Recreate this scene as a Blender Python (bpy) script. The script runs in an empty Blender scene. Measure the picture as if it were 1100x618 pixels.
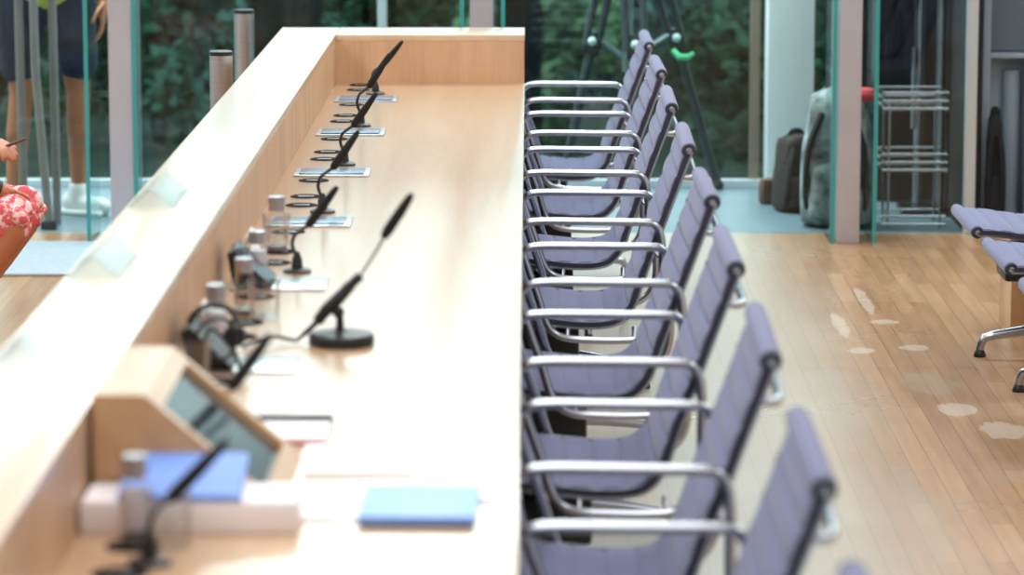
import bpy, bmesh, math, random
from mathutils import Vector, Matrix, Euler, noise
random.seed(7)
S = bpy.context.scene
COL = S.collection
PI = math.pi

# ------------------------------------------------------------------ materials
def lin(c):
    return tuple((v/255/12.92 if v/255 <= .04045 else ((v/255+.055)/1.055)**2.4) for v in c) + (1,)

class NT:
    def __init__(s, name):
        s.m = bpy.data.materials.new(name); s.m.use_nodes = True
        s.t = s.m.node_tree; s.n = s.t.nodes; s.n.clear()
        s.out = s.n.new('ShaderNodeOutputMaterial')
    def add(s, typ, **kw):
        n = s.n.new(typ)
        for k, v in kw.items():
            if k.startswith('i_'):
                n.inputs[k[2:].replace('_', ' ')].default_value = v
            else: setattr(n, k, v)
        return n
    def link(s, a, b): s.t.links.new(a, b)

def mat(name, c, rough=.5, metal=0, var=0.0, scale=20, spec=.5, coat=0, bump=0, bscale=200, sheen=0, trans=0, stretch=(1, 1, 1)):
    t = NT(name)
    p = t.add('ShaderNodeBsdfPrincipled')
    p.inputs['Base Color'].default_value = lin(c); p.inputs['Roughness'].default_value = rough
    p.inputs['Metallic'].default_value = metal; p.inputs['Specular IOR Level'].default_value = spec
    p.inputs['Coat Weight'].default_value = coat; p.inputs['Coat Roughness'].default_value = .12
    p.inputs['Sheen Weight'].default_value = sheen; p.inputs['Transmission Weight'].default_value = trans
    t.link(p.outputs[0], t.out.inputs[0])
    if var or bump:
        tc = t.add('ShaderNodeTexCoord'); mp = t.add('ShaderNodeMapping'); mp.inputs['Scale'].default_value = stretch
        t.link(tc.outputs['Object'], mp.inputs['Vector'])
    if var:
        nz = t.add('ShaderNodeTexNoise'); nz.inputs['Scale'].default_value = scale; nz.inputs['Detail'].default_value = 5
        t.link(mp.outputs[0], nz.inputs['Vector'])
        r = t.add('ShaderNodeValToRGB')
        a = tuple(max(0, v*(1-var)) for v in c); b = tuple(min(255, v*(1+var*.7)) for v in c)
        r.color_ramp.elements[0].color = lin(a); r.color_ramp.elements[1].color = lin(b)
        r.color_ramp.elements[0].position = .3; r.color_ramp.elements[1].position = .7
        t.link(nz.outputs['Fac'], r.inputs[0]); t.link(r.outputs[0], p.inputs['Base Color'])
    if bump:
        nb = t.add('ShaderNodeTexNoise'); nb.inputs['Scale'].default_value = bscale
        t.link(mp.outputs[0], nb.inputs['Vector'])
        bp = t.add('ShaderNodeBump'); bp.inputs['Strength'].default_value = bump; bp.inputs['Distance'].default_value = .002
        t.link(nb.outputs['Fac'], bp.inputs['Height']); t.link(bp.outputs[0], p.inputs['Normal'])
    return t.m

def veneer(name, c1, c2, grain, rough, coat=0.0):
    """pale maple veneer: long soft figure plus fine pores, grain along one axis"""
    t = NT(name); p = t.add('ShaderNodeBsdfPrincipled'); t.link(p.outputs[0], t.out.inputs[0])
    p.inputs['Roughness'].default_value = rough; p.inputs['Coat Weight'].default_value = coat; p.inputs['Coat Roughness'].default_value = .17
    tc = t.add('ShaderNodeTexCoord'); mp = t.add('ShaderNodeMapping')
    mp.inputs['Scale'].default_value = {'x': (.6, 9, 9), 'y': (9, .6, 9), 'z': (9, 9, .6)}[grain]
    t.link(tc.outputs['Object'], mp.inputs[0])
    n1 = t.add('ShaderNodeTexNoise'); n1.inputs['Scale'].default_value = 1.2; n1.inputs['Detail'].default_value = 4; n1.inputs['Distortion'].default_value = .6
    n2 = t.add('ShaderNodeTexNoise'); n2.inputs['Scale'].default_value = 14; n2.inputs['Detail'].default_value = 3
    t.link(mp.outputs[0], n1.inputs[0]); t.link(mp.outputs[0], n2.inputs[0])
    mx = t.add('ShaderNodeMath', operation='MULTIPLY_ADD'); mx.inputs[1].default_value = .35
    t.link(n2.outputs['Fac'], mx.inputs[0]); t.link(n1.outputs['Fac'], mx.inputs[2])
    r = t.add('ShaderNodeValToRGB'); r.color_ramp.elements[0].position = .45; r.color_ramp.elements[1].position = .9
    r.color_ramp.elements[0].color = lin(c1); r.color_ramp.elements[1].color = lin(c2)
    t.link(mx.outputs[0], r.inputs[0]); t.link(r.outputs[0], p.inputs['Base Color'])
    return t.m

def glass(name, tint, gloss=.06, rough=0.0, edge=.25):
    """thin clear sheet: tinted straight-through light with a fresnel reflection"""
    t = NT(name)
    tr = t.add('ShaderNodeBsdfTransparent'); tr.inputs[0].default_value = tint
    gl = t.add('ShaderNodeBsdfGlossy'); gl.inputs['Roughness'].default_value = rough
    fr = t.add('ShaderNodeLayerWeight'); fr.inputs['Blend'].default_value = .25
    mp = t.add('ShaderNodeMath', operation='MULTIPLY_ADD'); mp.inputs[1].default_value = edge; mp.inputs[2].default_value = gloss
    t.link(fr.outputs['Fresnel'], mp.inputs[0])
    mx = t.add('ShaderNodeMixShader'); t.link(mp.outputs[0], mx.inputs[0]); t.link(tr.outputs[0], mx.inputs[1]); t.link(gl.outputs[0], mx.inputs[2])
    t.link(mx.outputs[0], t.out.inputs[0])
    return t.m

def floor_material():
    t = NT('oak_strip_floor'); p = t.add('ShaderNodeBsdfPrincipled'); t.link(p.outputs[0], t.out.inputs[0])
    tc = t.add('ShaderNodeTexCoord'); mp = t.add('ShaderNodeMapping'); mp.inputs['Rotation'].default_value = (0, 0, PI/2)
    t.link(tc.outputs['Object'], mp.inputs[0])
    br = t.add('ShaderNodeTexBrick'); br.offset = .37; br.inputs['Scale'].default_value = 1
    br.inputs['Brick Width'].default_value = .62; br.inputs['Row Height'].default_value = .058; br.inputs['Mortar Size'].default_value = .0012
    br.inputs['Mortar Smooth'].default_value = .2; br.inputs['Bias'].default_value = 0
    br.inputs['Color1'].default_value = lin((164, 124, 90)); br.inputs['Color2'].default_value = lin((184, 146, 110)); br.inputs['Mortar'].default_value = lin((120, 96, 74))
    t.link(mp.outputs[0], br.inputs[0])
    # grain streaks
    m2 = t.add('ShaderNodeMapping'); m2.inputs['Scale'].default_value = (30, 1.6, 1); t.link(tc.outputs['Object'], m2.inputs[0])
    n = t.add('ShaderNodeTexNoise'); n.inputs['Scale'].default_value = 1.5; n.inputs['Detail'].default_value = 5; t.link(m2.outputs[0], n.inputs[0])
    ra = t.add('ShaderNodeValToRGB'); ra.color_ramp.elements[0].color = (.72, .7, .68, 1); ra.color_ramp.elements[1].color = (1.1, 1.08, 1.05, 1)
    ra.color_ramp.elements[0].position = .3; ra.color_ramp.elements[1].position = .7
    t.link(n.outputs['Fac'], ra.inputs[0])
    mul = t.add('ShaderNodeMixRGB', blend_type='MULTIPLY'); mul.inputs[0].default_value = .7
    t.link(br.outputs['Color'], mul.inputs[1]); t.link(ra.outputs[0], mul.inputs[2])
    # worn, bleached-grey lane beside the chairs
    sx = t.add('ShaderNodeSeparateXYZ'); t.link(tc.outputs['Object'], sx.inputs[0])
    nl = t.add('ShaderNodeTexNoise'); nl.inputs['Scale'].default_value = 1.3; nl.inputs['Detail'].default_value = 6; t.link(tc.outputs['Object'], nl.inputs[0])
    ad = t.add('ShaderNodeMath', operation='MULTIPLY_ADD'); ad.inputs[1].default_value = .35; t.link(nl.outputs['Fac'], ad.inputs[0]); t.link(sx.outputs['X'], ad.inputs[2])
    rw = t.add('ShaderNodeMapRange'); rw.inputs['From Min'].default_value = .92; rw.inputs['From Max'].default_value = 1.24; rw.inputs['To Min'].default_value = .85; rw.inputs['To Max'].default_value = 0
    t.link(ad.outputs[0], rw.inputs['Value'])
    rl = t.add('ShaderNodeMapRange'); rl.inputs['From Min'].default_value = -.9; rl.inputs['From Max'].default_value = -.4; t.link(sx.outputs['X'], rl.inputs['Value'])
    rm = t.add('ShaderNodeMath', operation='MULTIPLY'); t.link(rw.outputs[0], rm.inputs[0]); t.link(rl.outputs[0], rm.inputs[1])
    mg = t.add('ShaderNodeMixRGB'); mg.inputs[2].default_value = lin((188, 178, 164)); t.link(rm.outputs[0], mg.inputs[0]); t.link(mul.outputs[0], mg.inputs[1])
    mgm = t.add('ShaderNodeMixRGB', blend_type='MULTIPLY'); mgm.inputs[0].default_value = .55
    lnm = t.add('ShaderNodeMapRange'); lnm.inputs['To Min'].default_value = 1; lnm.inputs['To Max'].default_value = .75
    t.link(br.outputs['Fac'], lnm.inputs['Value']); t.link(mg.outputs[0], mgm.inputs[1]); t.link(lnm.outputs[0], mgm.inputs[2])
    col = mgm.outputs[0]
    # scuffed white patches where the lacquer has gone
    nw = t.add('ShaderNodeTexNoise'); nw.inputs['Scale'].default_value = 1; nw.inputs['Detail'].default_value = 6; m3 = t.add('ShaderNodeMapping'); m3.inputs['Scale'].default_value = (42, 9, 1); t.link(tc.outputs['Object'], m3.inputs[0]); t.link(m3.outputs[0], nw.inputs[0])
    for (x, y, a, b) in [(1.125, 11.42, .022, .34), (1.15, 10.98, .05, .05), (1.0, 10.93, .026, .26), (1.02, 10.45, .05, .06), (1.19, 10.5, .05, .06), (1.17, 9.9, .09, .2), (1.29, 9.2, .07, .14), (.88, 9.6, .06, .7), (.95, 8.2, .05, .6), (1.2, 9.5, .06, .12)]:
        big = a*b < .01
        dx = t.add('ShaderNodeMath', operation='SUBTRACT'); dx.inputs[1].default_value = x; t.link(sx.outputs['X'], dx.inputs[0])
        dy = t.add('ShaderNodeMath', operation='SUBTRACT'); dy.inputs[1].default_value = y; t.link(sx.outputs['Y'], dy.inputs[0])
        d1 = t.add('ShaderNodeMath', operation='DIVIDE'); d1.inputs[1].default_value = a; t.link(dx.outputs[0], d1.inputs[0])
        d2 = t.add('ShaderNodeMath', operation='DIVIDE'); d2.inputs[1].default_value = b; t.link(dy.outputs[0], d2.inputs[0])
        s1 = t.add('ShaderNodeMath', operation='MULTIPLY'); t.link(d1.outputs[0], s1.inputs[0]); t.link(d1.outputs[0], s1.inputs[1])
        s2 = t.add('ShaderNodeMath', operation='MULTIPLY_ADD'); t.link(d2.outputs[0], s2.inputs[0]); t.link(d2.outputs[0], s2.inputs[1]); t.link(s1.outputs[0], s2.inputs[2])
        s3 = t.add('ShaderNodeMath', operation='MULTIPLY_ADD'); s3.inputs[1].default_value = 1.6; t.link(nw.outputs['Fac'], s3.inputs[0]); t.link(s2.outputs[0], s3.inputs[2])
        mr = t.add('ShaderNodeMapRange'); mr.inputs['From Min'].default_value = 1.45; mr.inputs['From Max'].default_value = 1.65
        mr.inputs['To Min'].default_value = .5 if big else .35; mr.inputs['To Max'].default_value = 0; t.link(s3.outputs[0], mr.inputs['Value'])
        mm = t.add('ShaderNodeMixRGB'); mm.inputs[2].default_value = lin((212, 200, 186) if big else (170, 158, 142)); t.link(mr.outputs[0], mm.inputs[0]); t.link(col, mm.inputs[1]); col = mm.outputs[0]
    t.link(col, p.inputs['Base Color'])
    rr = t.add('ShaderNodeMapRange'); rr.inputs['To Min'].default_value = .22; rr.inputs['To Max'].default_value = .36; t.link(nl.outputs['Fac'], rr.inputs['Value'])
    t.link(rr.outputs[0], p.inputs['Roughness'])
    return t.m

M = {}
M['top'] = veneer('maple_desktop', (184, 148, 114), (202, 170, 136), 'y', .30, .72)
M['ledge'] = veneer('maple_ledge', (198, 170, 142), (214, 190, 162), 'y', .32, .75)
M['panel'] = veneer('maple_panel', (186, 148, 114), (206, 170, 136), 'z', .45)
M['woodbox'] = veneer('maple_box', (196, 150, 104), (212, 168, 122), 'y', .4, .8)
M['floor'] = floor_material()
M['fabric'] = mat('lavender_grey_fabric', (99, 103, 142), .85, var=.06, scale=160, sheen=.25, bump=.25, bscale=900)
M['chrome'] = mat('polished_aluminium', (182, 187, 197), .26, 1)
M['steel'] = mat('brushed_steel', (188, 190, 194), .3, 1, var=.05, scale=8, stretch=(1, 1, 40))
M['black'] = mat('black_plastic', (22, 22, 24), .42)
M['rubber'] = mat('dark_edge_strip', (46, 46, 64), .5)
M['matte'] = mat('matte_black_ring', (24, 22, 22), .9, spec=.12)
M['foam'] = mat('black_windscreen', (17, 17, 18), .85, bump=.4, bscale=1500)
M['white'] = mat('white_paper', (250, 250, 252), .7, var=.015, scale=4)
M['pink'] = mat('white_card', (246, 241, 244), .7, var=.02, scale=6)
M['blue'] = mat('blue_folder', (122, 160, 236), .55, var=.03, scale=5)
M['lightblue'] = mat('light_blue_cover', (140, 182, 246), .5, var=.03, scale=5)
M['screen'] = mat('dark_screen', (52, 66, 74), .12)
M['slateglass'] = mat('blue_grey_lid', (108, 124, 148), .25, .3)
M['cap'] = mat('silver_cap', (178, 178, 186), .28, .85)
M['bottle'] = glass('clear_bottle_glass', (.97, .975, .975, 1), .04, 0, .4)
M['water'] = glass('bottle_water', (.985, .99, .99, 1), .01)
M['wrap'] = mat('bottle_wrap', (204, 202, 212), .4, .2); M['basegrey'] = mat('thick_glass_base', (120, 112, 110), .3); M['label'] = mat('dark_bottle_mark', (60, 62, 74), .5)
M['acrylic'] = glass('clear_acrylic', (.955, .985, .99, 1), .16, .2)
M['pane'] = glass('window_glass', (.905, .968, .966, 1), .016)
M['fin'] = glass('glass_fin', (.86, .95, .94, 1), .02)
M['finedge'] = mat('teal_glass_edge', (62, 150, 150), .25)
M['mullion'] = mat('grey_mullion', (186, 184, 192), .45, .3, var=.03, scale=3)
M['frame'] = mat('grey_frame', (196, 206, 212), .4, .3)
M['bronze'] = mat('bronze_frame', (140, 122, 104), .45, .4)
M['reflector'] = mat('pale_grey_reflector', (188, 188, 192), .9, var=.06, scale=80)
M['plaster'] = mat('white_plaster', (232, 232, 230), .8, var=.02, scale=3)
M['hallfloor'] = mat('blue_grey_hall_floor', (108, 130, 140), .35, var=.05, scale=2)
M['mat'] = mat('pale_grey_mat', (166, 178, 188), .7, var=.05, scale=60)
M['pillar'] = mat('white_pillar', (238, 244, 246), .5)
M['dark'] = mat('charcoal_wall', (26, 26, 28), .7, var=.1, scale=3)
M['bluegrey'] = mat('blue_grey_cabinet', (150, 172, 190), .4, var=.04, scale=2)
M['slate'] = mat('slate_cabinet', (92, 112, 130), .45)
M['lawn'] = mat('lawn', (40, 64, 40), .9, var=.3, scale=3)
M['leafa'] = mat('leaf_dark', (54, 84, 62), .9, spec=.05, var=.35, scale=3)
M['leafb'] = mat('leaf_mid', (104, 134, 96), .9, spec=.05, var=.35, scale=3)
M['leafc'] = mat('leaf_blue', (68, 108, 94), .9, spec=.05, var=.3, scale=3)
M['leafd'] = mat('leaf_almost_black', (30, 36, 32), .9, spec=.05, var=.3, scale=3)
M['bark'] = mat('bark', (40, 33, 30), .9, var=.3, scale=20)
M['skin'] = mat('skin', (184, 120, 88), .5, var=.05, scale=12)
M['tan'] = mat('tanned_skin', (176, 112, 78), .5, var=.05, scale=12)
M['navy'] = mat('navy_cloth', (34, 42, 66), .85, var=.08, scale=30)
M['yellow'] = mat('yellow_cloth', (214, 224, 90), .8)
M['shoe'] = mat('white_shoe', (226, 228, 226), .6)
M['hair'] = mat('brown_hair', (58, 42, 32), .6, var=.2, scale=60)
M['blackcloth'] = mat('black_cloth', (24, 25, 30), .9, var=.12, scale=14)
M['brownbag'] = mat('dark_brown_bag', (40, 31, 30), .75, var=.2, scale=14)
M['brown'] = mat('brown_leather', (96, 66, 50), .6, var=.15, scale=18)
M['camo'] = mat('grey_rucksack', (122, 132, 132), .8, var=.55, scale=16)
M['red'] = mat('red_cloth', (206, 66, 72), .7)
M['darkpole'] = mat('dark_tripod', (44, 56, 58), .45, .3)
M['palepole'] = mat('tripod_tube', (112, 136, 134), .4, .4)
M['easel'] = mat('grey_easel', (138, 134, 130), .45, .3)
M['green'] = mat('green_strap', (60, 178, 120), .6)
M['clear'] = mat('pale_knob', (178, 206, 204), .4)
M['offwhite'] = mat('tumbler_ghost', (240, 240, 240), .3)

def ruffle_material():
    t = NT('red_white_print'); p = t.add('ShaderNodeBsdfPrincipled'); t.link(p.outputs[0], t.out.inputs[0]); p.inputs['Roughness'].default_value = .8
    tc = t.add('ShaderNodeTexCoord'); n = t.add('ShaderNodeTexNoise'); n.inputs['Scale'].default_value = 48; n.inputs['Detail'].default_value = 2
    t.link(tc.outputs['Object'], n.inputs[0])
    r = t.add('ShaderNodeValToRGB'); r.color_ramp.elements[0].position = .46; r.color_ramp.elements[1].position = .56
    r.color_ramp.elements[0].color = lin((214, 92, 100)); r.color_ramp.elements[1].color = lin((240, 206, 208))
    t.link(n.outputs['Fac'], r.inputs[0]); t.link(r.outputs[0], p.inputs['Base Color']); return t.m
M['print'] = ruffle_material()

# ------------------------------------------------------------------ mesh helpers
class MB:
    def __init__(s): s.bm = bmesh.new()
    def box(s, x0, x1, y0, y1, z0, z1, bev=0, mi=0, mtx=None):
        b = bmesh.new(); bmesh.ops.create_cube(b, size=1)
        for v in b.verts: v.co = Vector((x0+(v.co.x+.5)*(x1-x0), y0+(v.co.y+.5)*(y1-y0), z0+(v.co.z+.5)*(z1-z0)))
        if bev: bmesh.ops.bevel(b, geom=b.edges[:], offset=bev, segments=2, affect='EDGES', profile=.6)
        return s.merge(b, mi, mtx)
    def merge(s, b, mi=0, mtx=None):
        if mtx is not None: bmesh.ops.transform(b, matrix=mtx, verts=b.verts)
        bmesh.ops.recalc_face_normals(b, faces=b.faces)
        mp = [s.bm.verts.new(v.co) for v in b.verts]; b.verts.index_update()
        for f in b.faces:
            try:
                g = s.bm.faces.new([mp[v.index] for v in f.verts]); g.material_index = mi; g.smooth = True
            except ValueError: pass
        b.free(); return s
    def tube(s, pts, r, seg=10, closed=False, mi=0, flat=1.0, caps=True):
        """round tube along points; r a number or one per point; flat squeezes the second axis"""
        b = bmesh.new(); pts = [Vector(p) for p in pts]; n = len(pts)
        rs = r if isinstance(r, (list, tuple)) else [r]*n
        up = None; rings = []
        for i, p in enumerate(pts):
            a = pts[(i-1) % n] if (closed or i > 0) else p
            c = pts[(i+1) % n] if (closed or i < n-1) else p
            d = (c-a).normalized()
            if up is None:
                up = d.orthogonal().normalized() if abs(d.y) > .9 else (Vector((0, 1, 0)) - d*d.y).normalized()
            else:
                up = (up - d*up.dot(d)).normalized()
            w = d.cross(up)
            rings.append([b.verts.new(p + up*math.cos(2*PI*k/seg)*rs[i]*flat + w*math.sin(2*PI*k/seg)*rs[i]) for k in range(seg)])
        for i in range(n if closed else n-1):
            A, B = rings[i], rings[(i+1) % n]
            for k in range(seg): b.faces.new((A[k], A[(k+1) % seg], B[(k+1) % seg], B[k]))
        if not closed and caps: b.faces.new(rings[0][::-1]); b.faces.new(rings[-1])
        return s.merge(b, mi)
    def lathe(s, prof, c=(0, 0, 0), seg=24, mi=0, axis='z'):
        b = bmesh.new(); rings = []
        for r, z in prof:
            r = max(r, 1e-4)
            rings.append([b.verts.new((r*math.cos(2*PI*k/seg), r*math.sin(2*PI*k/seg), z)) for k in range(seg)])
        for A, B in zip(rings, rings[1:]):
            for k in range(seg): b.faces.new((A[k], A[(k+1) % seg], B[(k+1) % seg], B[k]))
        b.faces.new(rings[0][::-1]); b.faces.new(rings[-1])
        m = Matrix.Translation(c)
        if axis == 'y': m = m @ Matrix.Rotation(PI/2, 4, 'X')
        if axis == 'x': m = m @ Matrix.Rotation(PI/2, 4, 'Y')
        return s.merge(b, mi, m)
    def prism(s, poly, y0, y1, mi=0, bev=0):
        """polygon in x-z pushed along y"""
        b = bmesh.new()
        A = [b.verts.new((x, y0, z)) for x, z in poly]; B = [b.verts.new((x, y1, z)) for x, z in poly]
        b.faces.new(A); b.faces.new(B[::-1]); n = len(poly)
        for k in range(n): b.faces.new((A[k], B[k], B[(k+1) % n], A[(k+1) % n]))
        if bev: bmesh.ops.bevel(b, geom=b.edges[:], offset=bev, segments=2, affect='EDGES')
        return s.merge(b, mi)
    def ball(s, c, r, mi=0, seg=16):
        b = bmesh.new(); bmesh.ops.create_uvsphere(b, u_segments=seg, v_segments=max(6, seg*2//3), radius=1)
        r = r if isinstance(r, (tuple, list)) else (r, r, r)
        return s.merge(b, mi, Matrix.Translation(c) @ Matrix.Diagonal((*r, 1)))
    def capsule(s, a, b_, ra, rb, n=4, seg=14):
        a, b_ = Vector(a), Vector(b_); d = (b_-a); L = d.length; d.normalize(); P = []; R = []
        for k in range(n+1):
            t = -PI/2 + PI/2*k/n; P.append(a + d*ra*math.sin(t)); R.append(max(ra*math.cos(t), .0008))
        for k in range(n+1):
            t = PI/2*k/n; P.append(b_ + d*rb*math.sin(t)); R.append(max(rb*math.cos(t), .0008))
        return s.tube(P, R, seg)
    def build(s, name, m, parent=None, loc=None, sharp=40):
        me = bpy.data.meshes.new(name); s.bm.to_mesh(me); s.bm.free()
        for x in (m if isinstance(m, (list, tuple)) else [m]): me.materials.append(M[x])
        try: me.set_sharp_from_angle(angle=math.radians(sharp))
        except Exception: pass
        o = bpy.data.objects.new(name, me); COL.objects.link(o)
        if parent is not None: o.parent = parent
        if loc is not None: o.location = loc
        return o

def remeshed(mb, voxel, smooth=6):
    """weld the overlapping pieces of an MB into one continuous skin"""
    o = mb.build('tmp', 'skin')
    r = o.modifiers.new('r', 'REMESH'); r.mode = 'VOXEL'; r.voxel_size = voxel; r.use_smooth_shade = True
    q = o.modifiers.new('s', 'SMOOTH'); q.factor = .5; q.iterations = smooth
    dg = bpy.context.evaluated_depsgraph_get(); me = bpy.data.meshes.new_from_object(o.evaluated_get(dg))
    old = o.data; bpy.data.objects.remove(o); bpy.data.meshes.remove(old)
    me.materials.clear()
    return me
def from_mesh(name, me, m, parent=None):
    me.name = name; me.materials.append(M[m])
    for p in me.polygons: p.use_smooth = True
    o = bpy.data.objects.new(name, me); COL.objects.link(o); o.parent = parent; return o

def tag(o, label, cat, group=None):
    o['label'] = label; o['category'] = cat
    if group: o['group'] = group
    return o
def thing(name, label, cat, loc=(0, 0, 0), rz=0, group=None):
    o = bpy.data.objects.new(name, None); COL.objects.link(o); o.location = loc; o.rotation_euler = (0, 0, rz); o.empty_display_size = .1
    return tag(o, label, cat, group)
def struct(o): o['kind'] = 'structure'; return o
def copy_tree(o, parent=None):
    c = o.copy(); COL.objects.link(c); c.parent = parent
    for ch in list(o.children): copy_tree(ch, c)
    return c
def spline(pts, n=8, closed=False):
    P = [Vector(p) for p in pts]; out = []; N = len(P)
    for i in range(N if closed else N-1):
        g = (lambda k: P[k % N]) if closed else (lambda k: P[min(max(k, 0), N-1)])
        a, b, c, d = g(i-1), g(i), g(i+1), g(i+2)
        for k in range(n):
            t = k/n
            out.append(.5*((2*b)+(c-a)*t+(2*a-5*b+4*c-d)*t*t+(3*b-a-3*c+d)*t**3))
    if not closed: out.append(P[-1])
    return out

# ------------------------------------------------------------------ room shell
def sbox(name, m, *a, **k): return struct(MB().box(*a, **k).build(name, m))
sbox('floor', 'floor', -6, 5, -4, 13.03, -.1, 0)
sbox('floor_reflector', 'reflector', -6, 5, -4, 4.4, 0, .004)  # unseen pale sheet added so the chrome chair frames reflect something lighter
sbox('ceiling', 'plaster', -6, 5, -4, 14.62, 3.6, 3.7)
sbox('wall_back', 'plaster', -6, 5, -4.1, -4, 0, 3.6)
sbox('wall_left', 'plaster', -6.1, -6, -4, 14.6, 0, 3.6)
sbox('wall_right', 'plaster', 5, 5.1, -4, 14.6, 0, 3.6)
sbox('floor_hall', 'hallfloor', -6, 5, 13.03, 14.6, -.1, -.002)
sbox('trim_1', 'frame', -6, 5, 14.4, 14.46, 0, .03)
sbox('ground', 'lawn', -14, 14, 14.6, 40, -1.1, -.9)
# glass wall between room and hall: mullions every 1.36 m, a glass fin on each side, one pane per bay
xs = [-5.62, -4.26, -2.9, -1.52, -.178, 1.19, 2.55, 3.91]
n = 0
for i, x in enumerate(xs):
    n += 1
    f = MB().box(x-.043, x+.043, 12.75, 13.05, 0, 3.6, .004).build(f'window_{n}', 'mullion'); struct(f)
    for off in {3: (-.126, .054), 5: (-.058, .098)}.get(i, (-.072, .080)):
        cx = x + off
        g = MB().box(cx-.008, cx+.008, 12.745, 13.03, 0, 3.6)
        g.bm.normal_update()
        for q in g.bm.faces: q.material_index = 1 if q.normal.y < -.9 else 0
        struct(g.build('glass_fin', ['fin', 'finedge'], f))
for a, b in zip(xs, xs[1:]):
    if a > 1: 
        b2 = 1.655 if a < 2 else b-.05
    else: b2 = b-.05
    n += 1
    struct(MB().box(a+.05, b2, 13.034, 13.046, .0, 3.6).build(f'window_{n}', 'pane'))
n += 1
struct(MB().box(1.655, 1.695, 13.0, 13.06, 0, 3.6, .004).build(f'window_{n}', 'frame'))
# outer facade of the hall
for x in (-4.6, -3.0, -.62, .95, 3.2):
    n += 1; struct(MB().box(x-.018, x+.018, 14.44, 14.56, 0, 3.6, .003).build(f'window_{n}', 'bronze' if x > .5 else 'frame'))
for a, b in zip((-6, -4.6, -3.0, -.62, .95), (-4.6, -3.0, -.62, .95, 3.2)):
    n += 1; struct(MB().box(a+.02, b-.02, 14.5, 14.512, .0, 3.6).build(f'window_{n}', 'pane'))
sbox('pillar', 'pillar', .985, 1.175, 14.2, 14.39, 0, 3.6, bev=.006)
sbox('wall_hall', 'dark', 1.27, 1.66, 13.95, 14.05, 0, 3.6)
sbox('wall_hall_side', 'dark', 1.66, 1.72, 13.07, 14.05, 0, 3.6)
mt = MB().box(-3.4, -1.0, 11.93, 12.735, .001, .010, .003).build('entrance_mat', 'mat')
tag(mt, 'pale grey entrance mat on the wooden floor by the glass wall, left of the counter', 'mat')

# ------------------------------------------------------------------ garden beyond the glass
def leaf_mesh(seed, rx, rz, cnt, size):
    rnd = random.Random(seed); vs = []; fs = []
    lumps = [(Vector((rnd.uniform(-.6, .6)*rx, rnd.uniform(-.6, .6)*rx, rz*rnd.uniform(.35, 1.55))), rnd.uniform(.3, .5)*rx) for _ in range(16)]
    for i in range(cnt):
        c, r = rnd.choice(lumps)
        d = Vector((rnd.gauss(0, 1), rnd.gauss(0, 1), rnd.gauss(0, 1))).normalized()
        p = c + d*r*rnd.uniform(.65, 1.05); p.z = max(p.z, .05)
        q = Euler((rnd.uniform(-1, 1), rnd.uniform(-1, 1), rnd.uniform(0, 6.3))).to_matrix(); s = size*rnd.uniform(.6, 1.3); k = len(vs)
        for v in ((-.5, 0, 0), (0, -.28, .05), (.5, 0, 0), (0, .28, .05)): vs.append(p + q @ (Vector(v)*s))
        fs.append((k, k+1, k+2, k+3))
    me = bpy.data.meshes.new('foliage'); me.from_pydata(vs, [], fs); return me
protos = []
for k, (mm, nm) in enumerate((('leafa', 'dark green'), ('leafb', 'mid green'), ('leafc', 'blue green'))):
    r = thing('shrub', '', 'shrub')
    me = leaf_mesh(k, .62, .62, 2600, .10); me.materials.append(M[mm])
    f = bpy.data.objects.new('foliage', me); COL.objects.link(f); f.parent = r
    st = MB()
    for a in range(5):
        an = a*1.26; st.tube([(0, 0, 0), (.08*math.cos(an), .08*math.sin(an), .4), (.3*math.cos(an), .3*math.sin(an), 1.0)], [.025, .018, .008], 6)
    st.build('stem', 'bark', r); protos.append((r, nm))
spots = [(-3.4, 21.2, 1.2, 0), (-1.75, 21.0, 1.1, 2), (-.1, 21.3, 1.2, 1), (1.55, 21.0, 1.15, 0), (3.2, 21.2, 1.2, 2), (-4.2, 23.4, 1.35, 1), (-2.55, 23.6, 1.3, 0), (-.9, 23.4, 1.35, 0), (.75, 23.6, 1.35, 2), (2.4, 23.4, 1.3, 1), (-3.4, 25.9, 1.5, 2), (-1.7, 26.1, 1.5, 1), (.0, 25.9, 1.5, 2), (1.75, 26.1, 1.5, 0), (3.4, 25.9, 1.5, 1)]
where = ['first from the left in the front row', 'second from the left in the front row', 'third from the left in the front row', 'fourth from the left in the front row', 'fifth from the left in the front row', 'first from the left in the middle row', 'second from the left in the middle row', 'third from the left in the middle row', 'fourth from the left in the middle row', 'fifth from the left in the middle row', 'first from the left in the back row', 'second from the left in the back row', 'third from the left in the back row', 'fourth from the left in the back row', 'fifth from the left in the back row']
used = set()
for (x, y, s, k), w in zip(spots, where):
    r, nm = protos[k]
    o = copy_tree(r) if k in used else r; used.add(k)
    o.location = (x, y, -.9); o.rotation_euler.z = random.uniform(0, 6); o.scale = (s*1.05, s*1.05, s)
    tag(o, f'blurred {nm} shrub outside, {w}', 'shrub', 'shrubs in the garden')

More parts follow.
